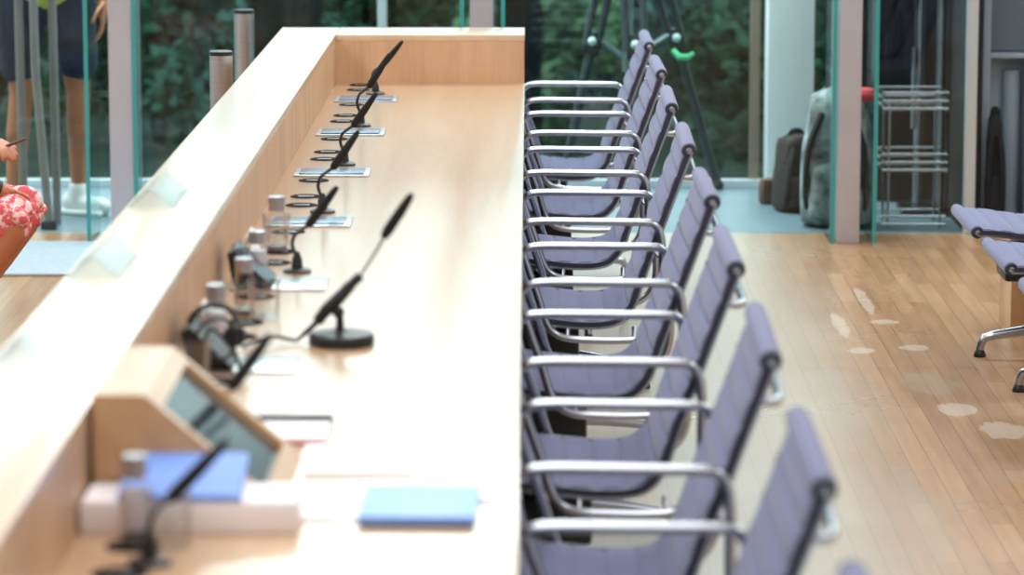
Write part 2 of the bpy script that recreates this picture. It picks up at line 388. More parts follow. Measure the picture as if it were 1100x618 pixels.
for (x, y, r, h, w) in ((-1.42, 20.0, .20, 1.62, 'wider one, behind the steel posts'), (-.06, 19.8, .11, 1.55, 'narrower one, beside the middle window post')):  # invented for two unidentified dark shapes, kept low so desk reflections stay clear
    t = thing('invented_shrub', f'dark narrow invented shrub in the garden, the {w}', 'shrub', (x, y, -.9), 0, 'narrow invented shrubs in the garden')
    rnd = random.Random(int(x*100)); vs = []; fs = []
    for k in range(2600):
        z = rnd.uniform(.08, h); a = rnd.uniform(0, 2*PI); q = r*min(1, (h-z)/.35)**.6*rnd.uniform(.75, 1.05); c = Vector((q*math.cos(a), q*math.sin(a), z)); e = Vector((-math.sin(a), math.cos(a), 0)); n0 = len(vs)
        u = Vector((math.cos(a)*.5, math.sin(a)*.5, 1)).normalized(); vs += [c-e*.02, c+u*.09+e*.004, c+u*.10-e*.004, c+e*.02]; fs.append((n0, n0+3, n0+1, n0+2))
    me = bpy.data.meshes.new('foliage'); me.from_pydata(vs, [], fs); me.materials.append(M['leafd'])
    f = bpy.data.objects.new('foliage', me); COL.objects.link(f); f.parent = t
    MB().tube([(0, 0, 0), (0, 0, h*.5), (0, 0, h*.92)], [r*.5, r*.45, r*.2], 10).build('trunk', 'bark', t)
# ------------------------------------------------------------------ the long desk
DESK = thing('conference_desk', 'long maple conference desk with a raised ledge along its left side', 'desk', (0, 0, 0))
XE, XI, XO, ZT, ZC = -.016, -.657, -.859, .71, .872
MB().box(XI, XE, 2.4, 11.645, ZT-.04, ZT, .003).build('desktop', 'top', DESK)
MB().box(XO, XI, 2.4, 11.965, ZC-.022, ZC, .003).build('ledge_top', 'ledge', DESK)
MB().box(XI, XE, 11.655, 11.965, ZC-.022, ZC, .003).build('end_ledge_top', 'ledge', DESK)
MB().box(XI-.02, XI, 2.4, 11.66, ZT-.04, ZC-.022).build('inner_panel', 'panel', DESK)
MB().box(XO+.003, XO+.023, 2.4, 11.96, 0, ZC-.022).build('front_panel', 'panel', DESK)
MB().box(XI, XE-.002, 11.645, 11.66, ZT-.04, ZC-.022).box(XI, XE-.002, 11.66, 11.94, ZT-.04, ZC-.022).box(XI, -.34, 11.66, 11.94, 0, ZT-.04).build('end_panel', 'panel', DESK)
MB().box(XI-.01, XI+.02, 2.4, 11.645, 0, ZT-.04).build('modesty_panel', 'black', DESK)
for y in (3.4, 5.35, 7.3, 9.25, 11.1):
    MB().box(XI+.02, -.34, y-.015, y+.015, 0, ZT-.04).build('support_panel', 'panel', DESK)
PITCH = .9645
MY = [11.262-PITCH*i for i in range(8)]
g0 = None
for i, y in enumerate(MY):
    # stainless rings of the desk grommets with a dark insert
    for dy in (.30, .132, -.342):
        o = MB().lathe([(.040, 0), (.040, .0012), (.037, .0022), (.034, .0012), (.0, .0012)], seg=28).build('cable_grommet', 'matte', DESK, (-.567, y+dy, ZT)) if g0 is None else g0.copy()
        if g0 is None:
            g0 = o; g1 = MB().box(-.020, .020, -.004, .004, .0012, .0026, .0006).build('slot_cover', 'steel', o)
        else:
            COL.objects.link(o); o.location = (-.567, y+dy, ZT)
            c = g1.copy(); COL.objects.link(c); c.parent = o
    f = MB().box(-.100, .100, -.085, .085, 0, .004, .001).build('socket_box', 'steel', DESK, (-.527 if i < 4 else -.53, y-.178, ZT))
    if i in (4, 5):   # the lid stands open, hinged on the left
        MB().prism([(-.092, .004), (-.105, .078), (-.094, .080), (-.02, .006), (-.02, .004)], -.075, .072, bev=.001).build('raised_housing', 'black', f)
        MB().prism([(-.096, .082), (-.091, .086), (-.012, .010), (-.016, .005)], -.078, .075, bev=.0008).build('lid', 'screen' if i == 4 else 'black', f)
    else:
        MB().box(-.086, .086, -.062, .055, .004, .0075, .0015).build('lid', 'slateglass', f)

# ------------------------------------------------------------------ gooseneck microphones
def mic(loc, label, neck, head, hr=.0105, flat_base=False):
    t = thing('gooseneck_microphone', label, 'microphone', loc, 0, 'gooseneck microphones along the desk')
    MB().lathe([(.031, 0), (.031, .004), (.026, .007), (.013, .010), (.011, .030), (.007, .040), (.006, .046)], seg=24).build('base', 'black', t)
    MB().tube(spline(neck, 6), .0042, 8).build('neck', 'black', t)
    a, b = Vector(head[0]), Vector(head[1]); L = (b-a).length; d = (b-a)/L
    MB().tube([a-d*.004, a, a+d*.012, a+d*.5*L, a+d*.85*L, a+d*.97*L, b], [.004, .0085, hr, hr*.95, hr*.72, hr*.55, hr*.25], 14).build('windscreen', 'foam', t)
    return t
NK = [(0, 0, .035), (-.008, 0, .052), (-.010, 0, .066), (-.004, 0, .084), (.012, 0, .097), (.026, 0, .106)]
HD = [(.026, 0, .106), (.090, 0, .194)]
mics = ['black gooseneck microphone at the far end of the desk, in front of the end panel', 'black gooseneck microphone, second from the far end panel', 'black gooseneck microphone, third from the far end panel', 'black gooseneck microphone standing beyond the furthest small bottle', 'black gooseneck microphone beside the open socket box and furthest small bottle']
m0 = None
for i in range(5):
    if m0 is None: m0 = mic((-.505, MY[0], ZT), mics[0], NK, HD); o = m0
    else: o = copy_tree(m0); o.location = (-.505-.002*(i % 2), MY[i], ZT); o['label'] = mics[i]
    o.rotation_euler.z = [0, .15, -.08, .1, -.05][i]
    o.scale = (1, 1, [.9, 1.12, 1.02, 1.03, .97][i])
o = copy_tree(m0); o.location = (-.507, MY[6], ZT); o['label'] = 'black gooseneck microphone rising behind the wooden monitor stand'; o.scale = (1, 1, 1)
mic((-.531, 4.70, ZT), 'black gooseneck microphone leaning right over the blue folder, nearest on the desk', [(0, 0, .035), (0, 0, .05), (.004, 0, .066), (.014, 0, .082), (.030, 0, .094)], [(.030, 0, .094), (.112, 0, .178)])

# round based conference microphone
t = thing('desk_microphone', 'black boom microphone on a thick round base in the middle of the desk', 'microphone', (-.359, 6.492, ZT))
MB().lathe([(.060, 0), (.063, .003), (.063, .016), (.060, .021), (.045, .024), (.016, .026), (.010, .030)], seg=40).build('base', 'black', t)
MB().tube([(-.003, 0, .025), (-.003, 0, .05), (-.005, 0, .062)], [.0085, .0075, .0075], 12).ball((-.006, 0, .062), (.012, .010, .012)).build('post', 'black', t)
MB().tube(spline([(-.087, 0, .006), (-.066, 0, .024), (-.045, 0, .045), (-.03, 0, .064), (0.0, 0, .094), (.02, 0, .116), (.038, 0, .133)], 5), [.0035]*4+[.0055]*6+[.011]*5+[.0125]*6+[.0115]*4+[.0095]*5+[.006], 12).build('boom', 'black', t)
MB().tube(spline([(.036, 0, .131), (.055, 0, .160), (.071, 0, .186), (.083, 0, .208)], 6), .0034, 8).build('neck', 'chrome', t)
MB().tube([(.081, 0, .204), (.083, 0, .208), (.090, 0, .220), (.114, 0, .256), (.130, 0, .281), (.135, 0, .288), (.137, 0, .291)], [.003, .008, .0105, .010, .008, .0055, .002], 14).build('windscreen', 'foam', t)
MB().tube(spline([(-.087, 0, .006), (-.105, .0, .010), (-.125, -.01, .016), (-.145, -.03, .016), (-.165, -.05, .012), (-.185, -.06, .004)], 6), .0035, 8).build('cable', 'black', t)

# black headset lying over the open socket box
t = thing('headset', 'black wired headset looped over the open socket box near the round microphone', 'headset', (-.585, 6.262, ZT))
MB().tube([(.005+.042*math.cos(a), -.03+.012*math.sin(a*2), .082+.036*math.sin(a)) for a in [k*PI/14-.5 for k in range(20)]], .0055, 10).build('headband', 'black', t)
MB().lathe([(.020, 0), (.022, .006), (.018, .014), (.008, .016)], (.045, -.032, .062), 20, axis='y').build('earcup', 'black', t)
MB().lathe([(.020, 0), (.022, .006), (.018, .014), (.008, .016)], (-.038, -.02, .06), 20, axis='y').build('earcup', 'chrome', t)
MB().tube(spline([(-.03, -.09, .055), (-.005, -.10, .095), (.035, -.09, .100), (.052, -.09, .06), (.03, -.10, .03), (-.005, -.10, .05), (.01, -.10, .085), (.05, -.1, .04), (.06, -.11, .005)], 6), .0032, 8).build('cable', 'black', t)

# ------------------------------------------------------------------ bottles, tumblers, cards, papers
def bottle(loc, label, h=.125, r=.0215, wrap=False):
    t = thing('water_bottle', label, 'bottle', loc, random.uniform(0, 6), 'small water bottles on the desk')
    MB().lathe([(r*.9, 0), (r, .003), (r, h*.56), (r*.97, h*.62), (r*.80, h*.70), (r*.76, h*.76)], seg=24).build('body', 'bottle', t)
    MB().lathe([(r*.86, .004), (r*.92, .006), (r*.92, h*.5), (r*.3, h*.5+.0005)], seg=20).build('water', 'water', t)
    MB().lathe([(r*.93, .0012), (r*1.01, .003), (r*1.012, .012), (r*.9, .0122)], seg=24).build('base_ring', 'basegrey', t)
    MB().lathe([(r*.80, h*.74), (r*.86, h*.75), (r*.86, h*.99), (r*.80, h), (r*.1, h)], seg=24).build('cap', 'cap', t)
    if wrap: MB().lathe([(r*1.004, h*.16), (r*1.012, h*.165), (r*1.012, h*.56), (r*.99, h*.60), (r*.9, h*.60)], seg=24).build('wrap_label', 'wrap', t)
    lb = MB()
    for k in range(9):     # scribbled dark mark printed on the glass
        a = -1.9 + .1*k; lb.box(-.0012, .0012, -.0006, .0006, 0, .004, mtx=Matrix.Translation((r*1.01*math.cos(a), r*1.01*math.sin(a), h*.30+.010*math.sin(k*1.3))) @ Matrix.Rotation(a+PI/2, 4, 'Z'))
    lb.build('printed_mark', 'label', t)
    return t
bottle((-.571, 7.716, ZT), 'small clear water bottle with a silver cap, furthest of the five, before a tumbler')
bottle((-.584, 7.30, ZT), 'water bottle with a grey label, left of the far open socket box', .105, wrap=True)
bottle((-.573, 6.84, ZT), 'small clear water bottle with a silver cap, midway between the two open socket boxes', .115)
bottle((-.592, 6.415, ZT), 'water bottle with a grey label, beside the headset and a white card', .128, wrap=True)
bottle((-.565, 4.835, ZT), 'small water bottle with a grey label and silver cap before the blue folder', .128, wrap=True)
def tumbler(loc, label, h=.075, r=.034):
    t = tag(MB().lathe([(r*.86, 0), (r, h), (r*.94, h), (r*.80, .008), (.001, .008)], seg=28).build('glass_tumbler', 'bottle', None, loc), label, 'glass', 'tumblers on the desk')
    return t
tumbler((-.578, 7.79, ZT), 'clear glass tumbler just behind the furthest water bottle')
tumbler((-.530, 6.80, ZT), 'clear glass tumbler right of the water bottle between the open socket boxes')
tumbler((-.605, 6.10, ZT), 'clear glass tumbler in front of the headset on the desk')
tumbler((-.515, 4.815, ZT), 'clear glass tumbler beside the nearest water bottle, before the white card box', .085)
def card(x, y, s, rz, label):
    c = MB()
    c.prism([(-.028*s, 0), (-.002*s, .080*s), (.002*s, .080*s), (.030*s, 0), (.028*s, 0), (0, .076*s), (-.026*s, 0)], -.07, .07)
    return tag(c.build('tent_card', 'white', None, (x, y, ZT)), label, 'card', 'white folded cards at the ledge')
card(-.622, 6.50, 1.0, 0, 'white folded card against the ledge beside the headset')
card(-.622, 7.58, .8, 0, 'white folded card against the ledge between the two furthest water bottles')
for y, w in ((7.40, 'furthest of the three'), (6.42, 'middle of the three'), (5.50, 'nearest of the three')):
    c = MB().prism([(-.05, 0), (-.004, .040), (.004, .040), (.05, 0), (.045, 0), (0, .035), (-.045, 0)], -.15, .15)
    tag(c.build('acrylic_sign', 'acrylic', None, (-.803, y, ZC)), f'clear acrylic tent sign on the maple ledge, {w}', 'sign', 'acrylic signs on the ledge')

# wooden wedge that houses a sunk monitor
t = thing('monitor_stand', 'maple wedge stand with a dark monitor sunk in its sloping side', 'monitor', (0, 0, ZT))
xl, xt, xb, zt, y0, y1 = -.650, -.572, -.365, .178, 5.03, 5.45
b = MB(); w = .028
nx, nz = .178, .207; L = math.hypot(nx, nz); px, pz = nx/L, nz/L       # along and out of the slope
Q = lambda s, o: (xt + (xb-xt)*s + px*o, zt*(1-s) + pz*o)
b.prism([(xl, 0), (xl, zt), (xt, zt), Q(1, 0)], y0, y0+w, bev=.001)
b.prism([(xl, 0), (xl, zt), (xt, zt), Q(1, 0)], y1-w, y1, bev=.001)
b.box(xl, xt, y0+w, y1-w, zt-.02, zt)
b.box(xl, xl+.015, y0+w, y1-w, 0, zt-.02)
b.prism([Q(0, 0), Q(.12, 0), Q(.12, -.02), Q(0, -.02)], y0+w, y1-w)
b.prism([Q(.86, 0), Q(1, 0), Q(.95, -.02), Q(.86, -.02)], y0+w, y1-w)
b.build('body', 'woodbox', t)
MB().prism([Q(.12, -.012), Q(.86, -.012), Q(.86, -.02), Q(.12, -.02)], y0+w, y1-w).build('screen', 'screen', t)

tag(MB().box(-.652, -.336, 4.885, 5.018, 0, .045, .003).box(-.648, -.34, 4.889, 5.015, .0455, .0475).build('card_box', 'pink', None, (0, 0, ZT)), 'flat white card box before the wooden monitor stand', 'box')
t = MB().box(-.09, .09, 0, .15, 0, .007, .002).box(-.087, .087, .003, .147, .007, .0085).build('folder', 'blue', None, (-.508, 4.887, ZT+.0485)); t.rotation_euler = (.24, 0, 0)
tag(t, 'medium blue folder tilted on top of the white card box', 'folder')
def sheet(name, loc, w, d, h, rz, m, label, cat, grp=None, n=3):
    s = MB()
    for k in range(n): s.box(-w/2, w/2, -d/2, d/2, k*h/n, (k+.92)*h/n, mtx=Matrix.Rotation(.012*(k-1), 4, 'Z'))
    o = s.build(name, m, None, loc); o.rotation_euler.z = rz; return tag(o, label, cat, grp)
sheet('paper_pile', (-.205, 5.40, ZT), .31, .225, .006, .03, 'white', 'white paper sheets lying furthest back of the loose pile near the desk edge', 'paper', 'loose white papers on the desk')
sheet('paper_pile', (-.272, 5.10, ZT), .16, .27, .005, -.03, 'white', 'white paper sheets sticking out left of the light blue booklet', 'paper', 'loose white papers on the desk')
sheet('paper_pile', (-.11, 5.19, ZT), .15, .19, .005, -.05, 'white', 'white paper sheets partly under the light blue booklet, at the desk edge', 'paper', 'loose white papers on the desk')
t = MB().box(-.0875, .0875, -.112, .112, 0, .003, .001).box(-.085, .085, -.110, .110, .003, .009).box(-.0875, .0875, -.112, .112, .009, .0115, .001).build('booklet', 'lightblue', None, (-.163, 5.04, ZT+.0055)); t.rotation_euler.z = -.02
tag(t, 'light blue booklet lying on the white papers at the desk edge', 'booklet')
t = thing('notebook', 'white notebook with a dark blue spine right of the wooden monitor stand', 'notebook', (-.405, 5.6, ZT))
MB().box(-.074, .074, -.08, .08, 0, .002).box(-.074, .074, -.08, .08, .012, .014).build('cover', 'white', t)
MB().box(-.071, .071, -.077, .074, .002, .012).build('pages', 'white', t)
MB().box(-.076, .076, .060, .090, 0, .020, .002).build('spine', 'navy', t)
MB().box(-.0735, .0735, -.0815, -.079, .003, .006).build('ribbon', 'red', t)

# ------------------------------------------------------------------ ribbed aluminium chairs
# side profile in x-z, x measured from the armrest front, back towards +x
SEATP = [(-.165, .418), (-.10, .416), (-.02, .405), (.06, .396), (.13, .389), (.19, .390), (.232, .403)]
BACKP = [(.232, .403), (.262, .440), (.279, .490), (.300, .550), (.333, .640), (.368, .736), (.404, .833)]
FULL = spline([(x, 0, z) for x, z in SEATP + BACKP[1:]], 7)
def frames(P):
    out = []
    for i, p in enumerate(P):
        d = (P[min(i+1, len(P)-1)] - P[max(i-1, 0)]).normalized()
        out.append((p, d, Vector((-d.z, 0, d.x))))      # normal: up on the seat, forward on the back
    return out
FR = frames(FULL)
CUT = len(FULL)*6//12
def resample(P, step):
    out = [P[0].copy()]; acc = 0
    for a, b in zip(P, P[1:]):
        L = (b-a).length; t = step-acc
        while t <= L: out.append(a+(b-a)*(t/L)); t += step
        acc = (acc+L) % step
    return out
def cushion(i0, i1, rollend, name, parent, hw=.243):
    P = resample(FULL[i0:i1], .006); F = frames(P); b = bmesh.new(); rows = []
    s = 0; NY = 9
    for k, (p, d, nn) in enumerate(F):
        w = abs(math.sin(PI*(k*.006)/.060)); up = .006+.0100*w**.42; dn = -.006-.004*w**.5
        ring = []
        for j in range(NY):
            y = -hw + 2*hw*j/(NY-1); e = 1 if 0 < j < NY-1 else .55
            ring.append(b.verts.new(p + nn*up*e + Vector((0, y, 0))))
        for j in range(NY-1, -1, -1):
            y = -hw + 2*hw*j/(NY-1); e = 1 if 0 < j < NY-1 else .55
            ring.append(b.verts.new(p + nn*dn*e + Vector((0, y, 0))))
        rows.append(ring)
    N = NY*2
    for A, B in zip(rows, rows[1:]):
        for j in range(N): b.faces.new((A[j], A[(j+1) % N], B[(j+1) % N], B[j]))
    b.faces.new(rows[0][::-1]); b.faces.new(rows[-1])
    mb = MB(); mb.merge(b)
    e = FULL[rollend]
    mb.lathe([(.0185, -hw), (.0195, -hw+.01), (.0195, hw-.01), (.0185, hw)], e, 20, axis='y')
    return mb.build(name, 'fabric', parent, sharp=70)
def sweep(y0, y1, n0, n1, i0=0, i1=None):
    b = bmesh.new(); rows = []
    for p, d, nn in FR[i0:i1]:
        rows.append([b.verts.new(p + nn*a + Vector((0, y, 0))) for a, y in ((n0, y0), (n1, y0), (n1, y1), (n0, y1))])
    for A, B in zip(rows, rows[1:]):
        for j in range(4): b.faces.new((A[j], A[(j+1) % 4], B[(j+1) % 4], B[j]))
    b.faces.new(rows[0][::-1]); b.faces.new(rows[-1]); return b
LOOP = [(-.024, .622), (-.008, .647), (.024, .656), (.12, .656), (.20, .655), (.292, .654), (.318, .648), (.333, .624), (.338, .575), (.338, .50), (.338, .43), (.322, .385), (.285, .358), (.23, .352), (.15, .353), (.10, .357), (.066, .370), (.044, .400), (.022, .47), (-.006, .55)]
def make_chair(arms, base_dx, star):
    t = thing('office_chair', '', 'chair')
    cushion(0, CUT+3, 0, 'seat', t)
    cushion(CUT-3, len(FULL), len(FULL)-1, 'backrest', t)
    for s in (-1, 1):
        f = MB(); f.merge(sweep(s*.244, s*.258, -.0115, .004))
        f.merge(sweep(s*.250, s*.2615, -.0125, -.0065))
        f.lathe([(.008, -.002), (.008, .002), (.004, .003)], FULL[-1]+Vector((0, s*.2625, 0)), 16, axis='y')
        f.lathe([(.008, -.002), (.008, .002), (.004, .003)], FULL[0]+Vector((0, s*.2625, 0)), 16, axis='y')
        f = f.build('side_frame', 'chrome', t)
        g = MB(); g.merge(sweep(s*.243, s*.2595, -.0065, .0065))
        for e in (FULL[0], FULL[-1]): g.lathe([(.0165, -.0085), (.018, -.006), (.018, .006), (.0155, .0085)], e+Vector((0, s*.2515, 0)), 24, axis='y')
        g.build('edge_strip', 'rubber', f)
        if arms:
            a = MB().tube(spline([(x, s*.283, z) for x, z in LOOP], 4, True), .0098, 12, True, flat=1.15)
            for bx, bz in ((.10, .372), (.268, .371)):
                a.tube([(bx, s*.250, bz+.008), (bx, s*.285, bz-.012)], .006, 10)
            a.tube([(.338, s*.283, .56), (.322, s*.255, .575)], .006, 10)
            a.build('armrest', 'chrome', t)
    # spreaders: bowed bar behind the back, antler under the seat
    MB().tube(spline([(.372, -.25, .768), (.396, -.249, .764), (.413, -.236, .762), (.421, -.19, .763), (.423, 0, .763), (.421, .19, .763), (.413, .236, .762), (.396, .249, .764), (.372, .25, .768)], 5), .0085, 10).build('back_spreader', 'chrome', t)
    MB().tube(spline([(.02, -.25, .385), (.04, -.18, .360), (.06, -.08, .345), (.06, .08, .345), (.04, .18, .360), (.02, .25, .385)], 5), .010, 10).build('seat_spreader', 'chrome', t)
    bx = .03 + base_dx
    MB().box(min(-.06, bx-.09), bx+.10, -.10, .10, .245, .345, .012).build('tilt_mechanism', 'black', t)
    MB().lathe([(.030, .07), (.030, .12), (.019, .13), (.019, .25)], (bx, 0, 0), 20).build('column', 'chrome', t)
    for k in range(4):
        a = star + k*PI/2; c, s_ = math.cos(a), math.sin(a)
        P = [(0, .095), (.08, .092), (.18, .080), (.27, .066), (.298, .058), (.308, .040), (.312, .022)]
        l = MB().tube([(bx+c*r, s_*r, z) for r, z in P], [.020, .019, .017, .015, .014, .0125, .0125], 10).build('base_leg', 'chrome', t)
        MB().lathe([(.018, 0), (.019, .006), (.014, .018), (.010, .024)], (bx+c*.312, s_*.312, 0), 16).build('glide', 'black', l)
    return t
CH = make_chair(True, 0, 0)
ordn = ['at the far end of the row by the desk', 'second from the far end of the row', 'third from the far end of the row', 'fourth from the far end of the row', 'fifth from the far end, middle of the row', 'sixth from the far end of the row', 'seventh from the far end of the row', 'eighth from the far end of the row', 'nearest the camera, only its backrest top showing']
def turn_base(o, bx, a):
    for c in o.children:
        if c.name.startswith('base_leg'):
            c.rotation_euler.z = a; c.location = (bx-bx*math.cos(a), -bx*math.sin(a), 0)
for i in range(9):
    o = CH if i == 0 else copy_tree(CH)
    o.location = (0.003*math.sin(i*2.1), 11.882 - .9995*i, 0); o.rotation_euler.z = .012*math.sin(i*1.7+.4)
    turn_base(o, .03, [.1, .5, -.2, .35, .05, .25, 0, .6, .3][i])
    tag(o, f'lavender grey ribbed armchair {ordn[i]}', 'chair', 'armchairs along the desk')
CS = make_chair(False, .165, 0)
side = [(1.490, 10.345, 0, .0, 'farthest of the three at the right edge'), (1.490, 9.62, 0, .0, 'middle of the three at the right edge'), (1.490, 8.86, 0, 0, 'nearest of the three at the right edge')]
for i, (x, y, rz, a, w) in enumerate(side):
    o = CS if i == 0 else copy_tree(CS)
    o.location = (x, y, 0); o.rotation_euler.z = rz
    tag(o, f'armless lavender grey ribbed chair, {w}', 'chair', 'armless chairs at the right')
    turn_base(o, .195, [0, -.5, .4][i])
tag(MB().box(1.52, 2.6, 10.74, 11.0, 0, .30, .004).box(1.515, 2.605, 10.735, 11.005, .301, .32, .003).build('low_bench', 'woodbox'), 'low maple bench on the floor behind the armless chairs', 'bench')

# ------------------------------------------------------------------ posts, racks, tripods
def post(loc, label):
    t = thing('steel_post', label, 'post', loc, 0, 'steel posts beyond the desk')
    MB().lathe([(.036, .01), (.036, .905)], seg=28).build('tube', 'steel', t)
    MB().lathe([(.037, .895), (.037, .907), (.033, .909), (.001, .909)], seg=28).build('cap', 'black', t)
    MB().lathe([(.06, 0), (.06, .006), (.04, .012), (.037, .02)], seg=28).build('floor_flange', 'steel', t)
post((-.953, 10.62, 0), 'brushed steel tube post behind the counter, the nearer and left one')
post((-1.02, 12.3, 0), 'brushed steel tube post behind the counter, the farther and right one')

t = thing('camera_tripod', 'tall black camera tripod standing in the hall behind the chairs', 'tripod', (.40, 14.05, 0))
apex = Vector((0, 0, 1.34))
for k, (fx, fy) in enumerate(((-.27, -.02), (.385, .30), (.05, -.32))):
    ft = Vector((fx, fy, .03)); d = (ft-apex)
    q = d.cross(Vector((0, 1, 0))).normalized()*.03 if k < 2 else Vector((.045, 0, 0))
    l = MB().tube([apex+q, apex+d*.55+q*.8], .016, 8).tube([apex-q, apex+d*.55-q*.8], .016, 8).tube([apex+d*.50, ft], .020, 8)
    l = l.build('leg', 'darkpole', t)
    MB().box(-.035, .035, -.02, .02, -.025, .025, .006, mtx=Matrix.Translation(apex+d*.555)).build('clamp', 'black', l)
    MB().ball(apex+d*.535+Vector((0, -.028, .01)), .018).build('knob', 'clear', l)
    MB().lathe([(.03, -.03), (.032, -.01), (.02, .01)], ft, 14).build('foot', 'black', l)
MB().tube([(0, 0, .52), (0, 0, 1.34)], .022, 12).build('centre_column', 'palepole', t)
sp = MB()
for fx, fy in ((-.12, -.01), (.17, .13), (.02, -.15)): sp.tube([(0, 0, .57), (fx, fy, .66)], .010, 8)
sp.build('spreader', 'palepole', t)
MB().box(-.05, .05, -.05, .05, 1.32, 1.40, .01).build('head', 'black', t)
MB().tube([(.19, .10, .60), (.215, .08, .575), (.25, .06, .575), (.275, .07, .59)], [.012, .014, .014, .010], 8).build('strap', 'green', t)

t = thing('easel', 'grey metal easel with two uprights and a front leg behind the left glass', 'easel', (-1.90, 13.6, 0))
MB().tube([(-.066, -.33, 0), (-.072, -.33, 1.5)], .017, 10).build('upright', 'easel', t)
MB().tube([(.064, -.33, 0), (.058, -.33, 1.5)], .017, 10).build('upright', 'easel', t)
MB().tube([(.052, -.47, .02), (.005, -.43, .6), (-.012, -.355, 1.42)], .017, 10).build('front_leg', 'easel', t)
MB().tube([(-.09, -.33, 1.45), (.06, -.33, 1.45)], .014, 8).tube([(-.09, -.33, 1.05), (.06, -.33, 1.05)], .014, 8).build('crossbar', 'easel', t)
MB().box(.022, .082, -.50, -.44, 0, .03, .006).build('foot', 'black', t)

t = thing('wire_rack', 'small chrome wire rack with two basket shelves behind the glass', 'rack', (1.483, 13.28, 0))
hx, hy = .122, .11
fr = MB()
for sx in (-1, 1):
    for sy in (-1, 1): fr.tube([(sx*hx*.82, sy*hy*.9, 0), (sx*hx*.82, sy*hy*.9, .50)], .0055, 8)
for sy in (-1, 1): fr.tube([(-hx, sy*hy*.9, .045), (hx, sy*hy*.9, .045)], .005, 8).tube([(-hx, sy*hy*.9, .015), (hx, sy*hy*.9, .015)], .006, 8)
fr.build('frame', 'chrome', t)
for z in (.225, .462):
    s = MB()
    for dz, r in ((0, .007), (.030, .006), (.062, .005)):
        s.tube([(-hx, -hy, z+dz), (hx, -hy, z+dz), (hx, hy, z+dz), (-hx, hy, z+dz)], r, 8, True)
    for k in range(9):
        x = -hx + 2*hx*k/8; s.tube([(x, -hy, z), (x, hy, z)], .0025, 6)
    s.build('basket_shelf', 'chrome', t)
t = thing('coat_stand', 'chrome coat rail with two tall uprights behind the wire rack', 'coat rail', (1.575, 13.62, 0))
for x in (-.03, .055): MB().tube([(x, 0, .03), (x, 0, 1.75)], .020, 12).build('upright', 'chrome', t)
MB().tube([(-.24, 0, 1.75), (.075, 0, 1.75)], .014, 10).build('rail', 'steel', t)
MB().box(-.10, .08, -.12, .12, 0, .03, .008).build('base', 'black', t)
MB().tube([(-.055, -.03, .34), (-.055, -.03, .66)], .009, 10).build('side_rod', 'steel', t)
def coat(x, y, w, z0, label):
    t = thing('coat', label, 'coat', (x, y, 0), 0)
    b = MB(); P = []
    rows = []
    bm = bmesh.new()
    for k in range(9):
        z = z0 + (1.66-z0)*k/8; ww = w*(1-.25*(k/8)**2)*(.25 if k == 8 else 1)
        rows.append([bm.verts.new((ww*math.cos(2*PI*j/28)*(1+.08*math.sin(j*1.9+k*.3)), .07*math.sin(2*PI*j/28)*(1+.25*math.sin(j*2.3)), z)) for j in range(28)])
    for A, B in zip(rows, rows[1:]):
        for j in range(28): bm.faces.new((A[j], A[(j+1) % 28], B[(j+1) % 28], B[j]))
    bm.faces.new(rows[0][::-1]); bm.faces.new(rows[-1]); b.merge(bm); b.build('body', 'blackcloth', t)
    for s in (-1, 1): MB().capsule((s*w*.85, 0, 1.5), (s*w*1.0, -.03, z0+.25), .045, .04).build('sleeve', 'blackcloth', t)
    MB().tube(spline([(0, 0, 1.64), (0, .004, 1.70), (0, .021, 1.735), (0, .022, 1.755), (0, .012, 1.77), (0, -.004, 1.773), (0, -.02, 1.765)], 4), .003, 6).build('hanger', 'chrome', t)
coat(1.385, 13.62, .09, .58, 'dark coat hanging on the chrome rail above the wire rack')

# grey-blue cabinet behind the right window post
t = thing('cabinet', 'blue grey cabinet with an open lower bay behind the right chairs', 'cabinet', (1.74, 13.2, 0))
c = MB(); c.box(0, .03, 0, .5, 0, 2.0, .002).box(.17, .20, 0, .5, 0, 2.0, .002).box(.03, .17, .12, .15, 0, 2.0).box(.03, .17, 0, .12, .655, .675, .002).box(.2, 1.2, .0, .5, 0, 2.0, .002)
c.build('body', 'bluegrey', t)
MB().box(.03, .17, .02, .04, .68, 1.98, .002).build('door', 'slate', t)
MB().tube([(.125, .10, .0), (.125, .10, .60)], .035, 16).build('inner_pipe', 'bluegrey', t)

def rbag(w, d, h, seed, taper=.75):
    """soft sagging bag body"""
    bm = bmesh.new(); bmesh.ops.create_cube(bm, size=1); bmesh.ops.subdivide_edges(bm, edges=bm.edges[:], cuts=7, use_grid_fill=True)
    for v in bm.verts:
        p = v.co.copy(); n_ = p.normalized()*.62; p = p.lerp(n_, .38)
        z = p.z+.5; f = 1-(1-taper)*z; nn = noise.noise(v.co*4+Vector((seed, seed, 0)))*.05
        v.co = Vector((p.x*w*(f+nn), p.y*d*(f+nn), max(0, z)*h*(1+nn*.5)))
    zmin = min(v.co.z for v in bm.verts)
    for v in bm.verts: v.co.z -= zmin
    return bm
def rucksack(name, loc, rz, w, d, h, m, m2, label, cat='bag', seed=1, extra=None):
    t = thing(name, label, cat, loc, rz)
    MB().merge(rbag(w, d, h, seed)).build('body', m, t, sharp=80)
    MB().merge(rbag(w*.7, d*.35, h*.42, seed+3, .9), 0, Matrix.Translation((0, -d*.46, h*.06))).build('pocket', m2, t, sharp=80)
    MB().tube(spline([(-w*.18, 0, h*.93), (-w*.12, 0, h*1.06), (w*.12, 0, h*1.06), (w*.18, 0, h*.93)], 5), .010, 8).build('carry_handle', 'blackcloth', t)
    for s in (-1, 1): MB().tube(spline([(s*w*.2, -d*.36, h*.85), (s*w*.36, -d*.52, h*.6), (s*w*.4, -d*.5, h*.3), (s*w*.38, -d*.3, h*.08)], 5), .013, 8, flat=1.6).build('strap', 'blackcloth', t)
    return t
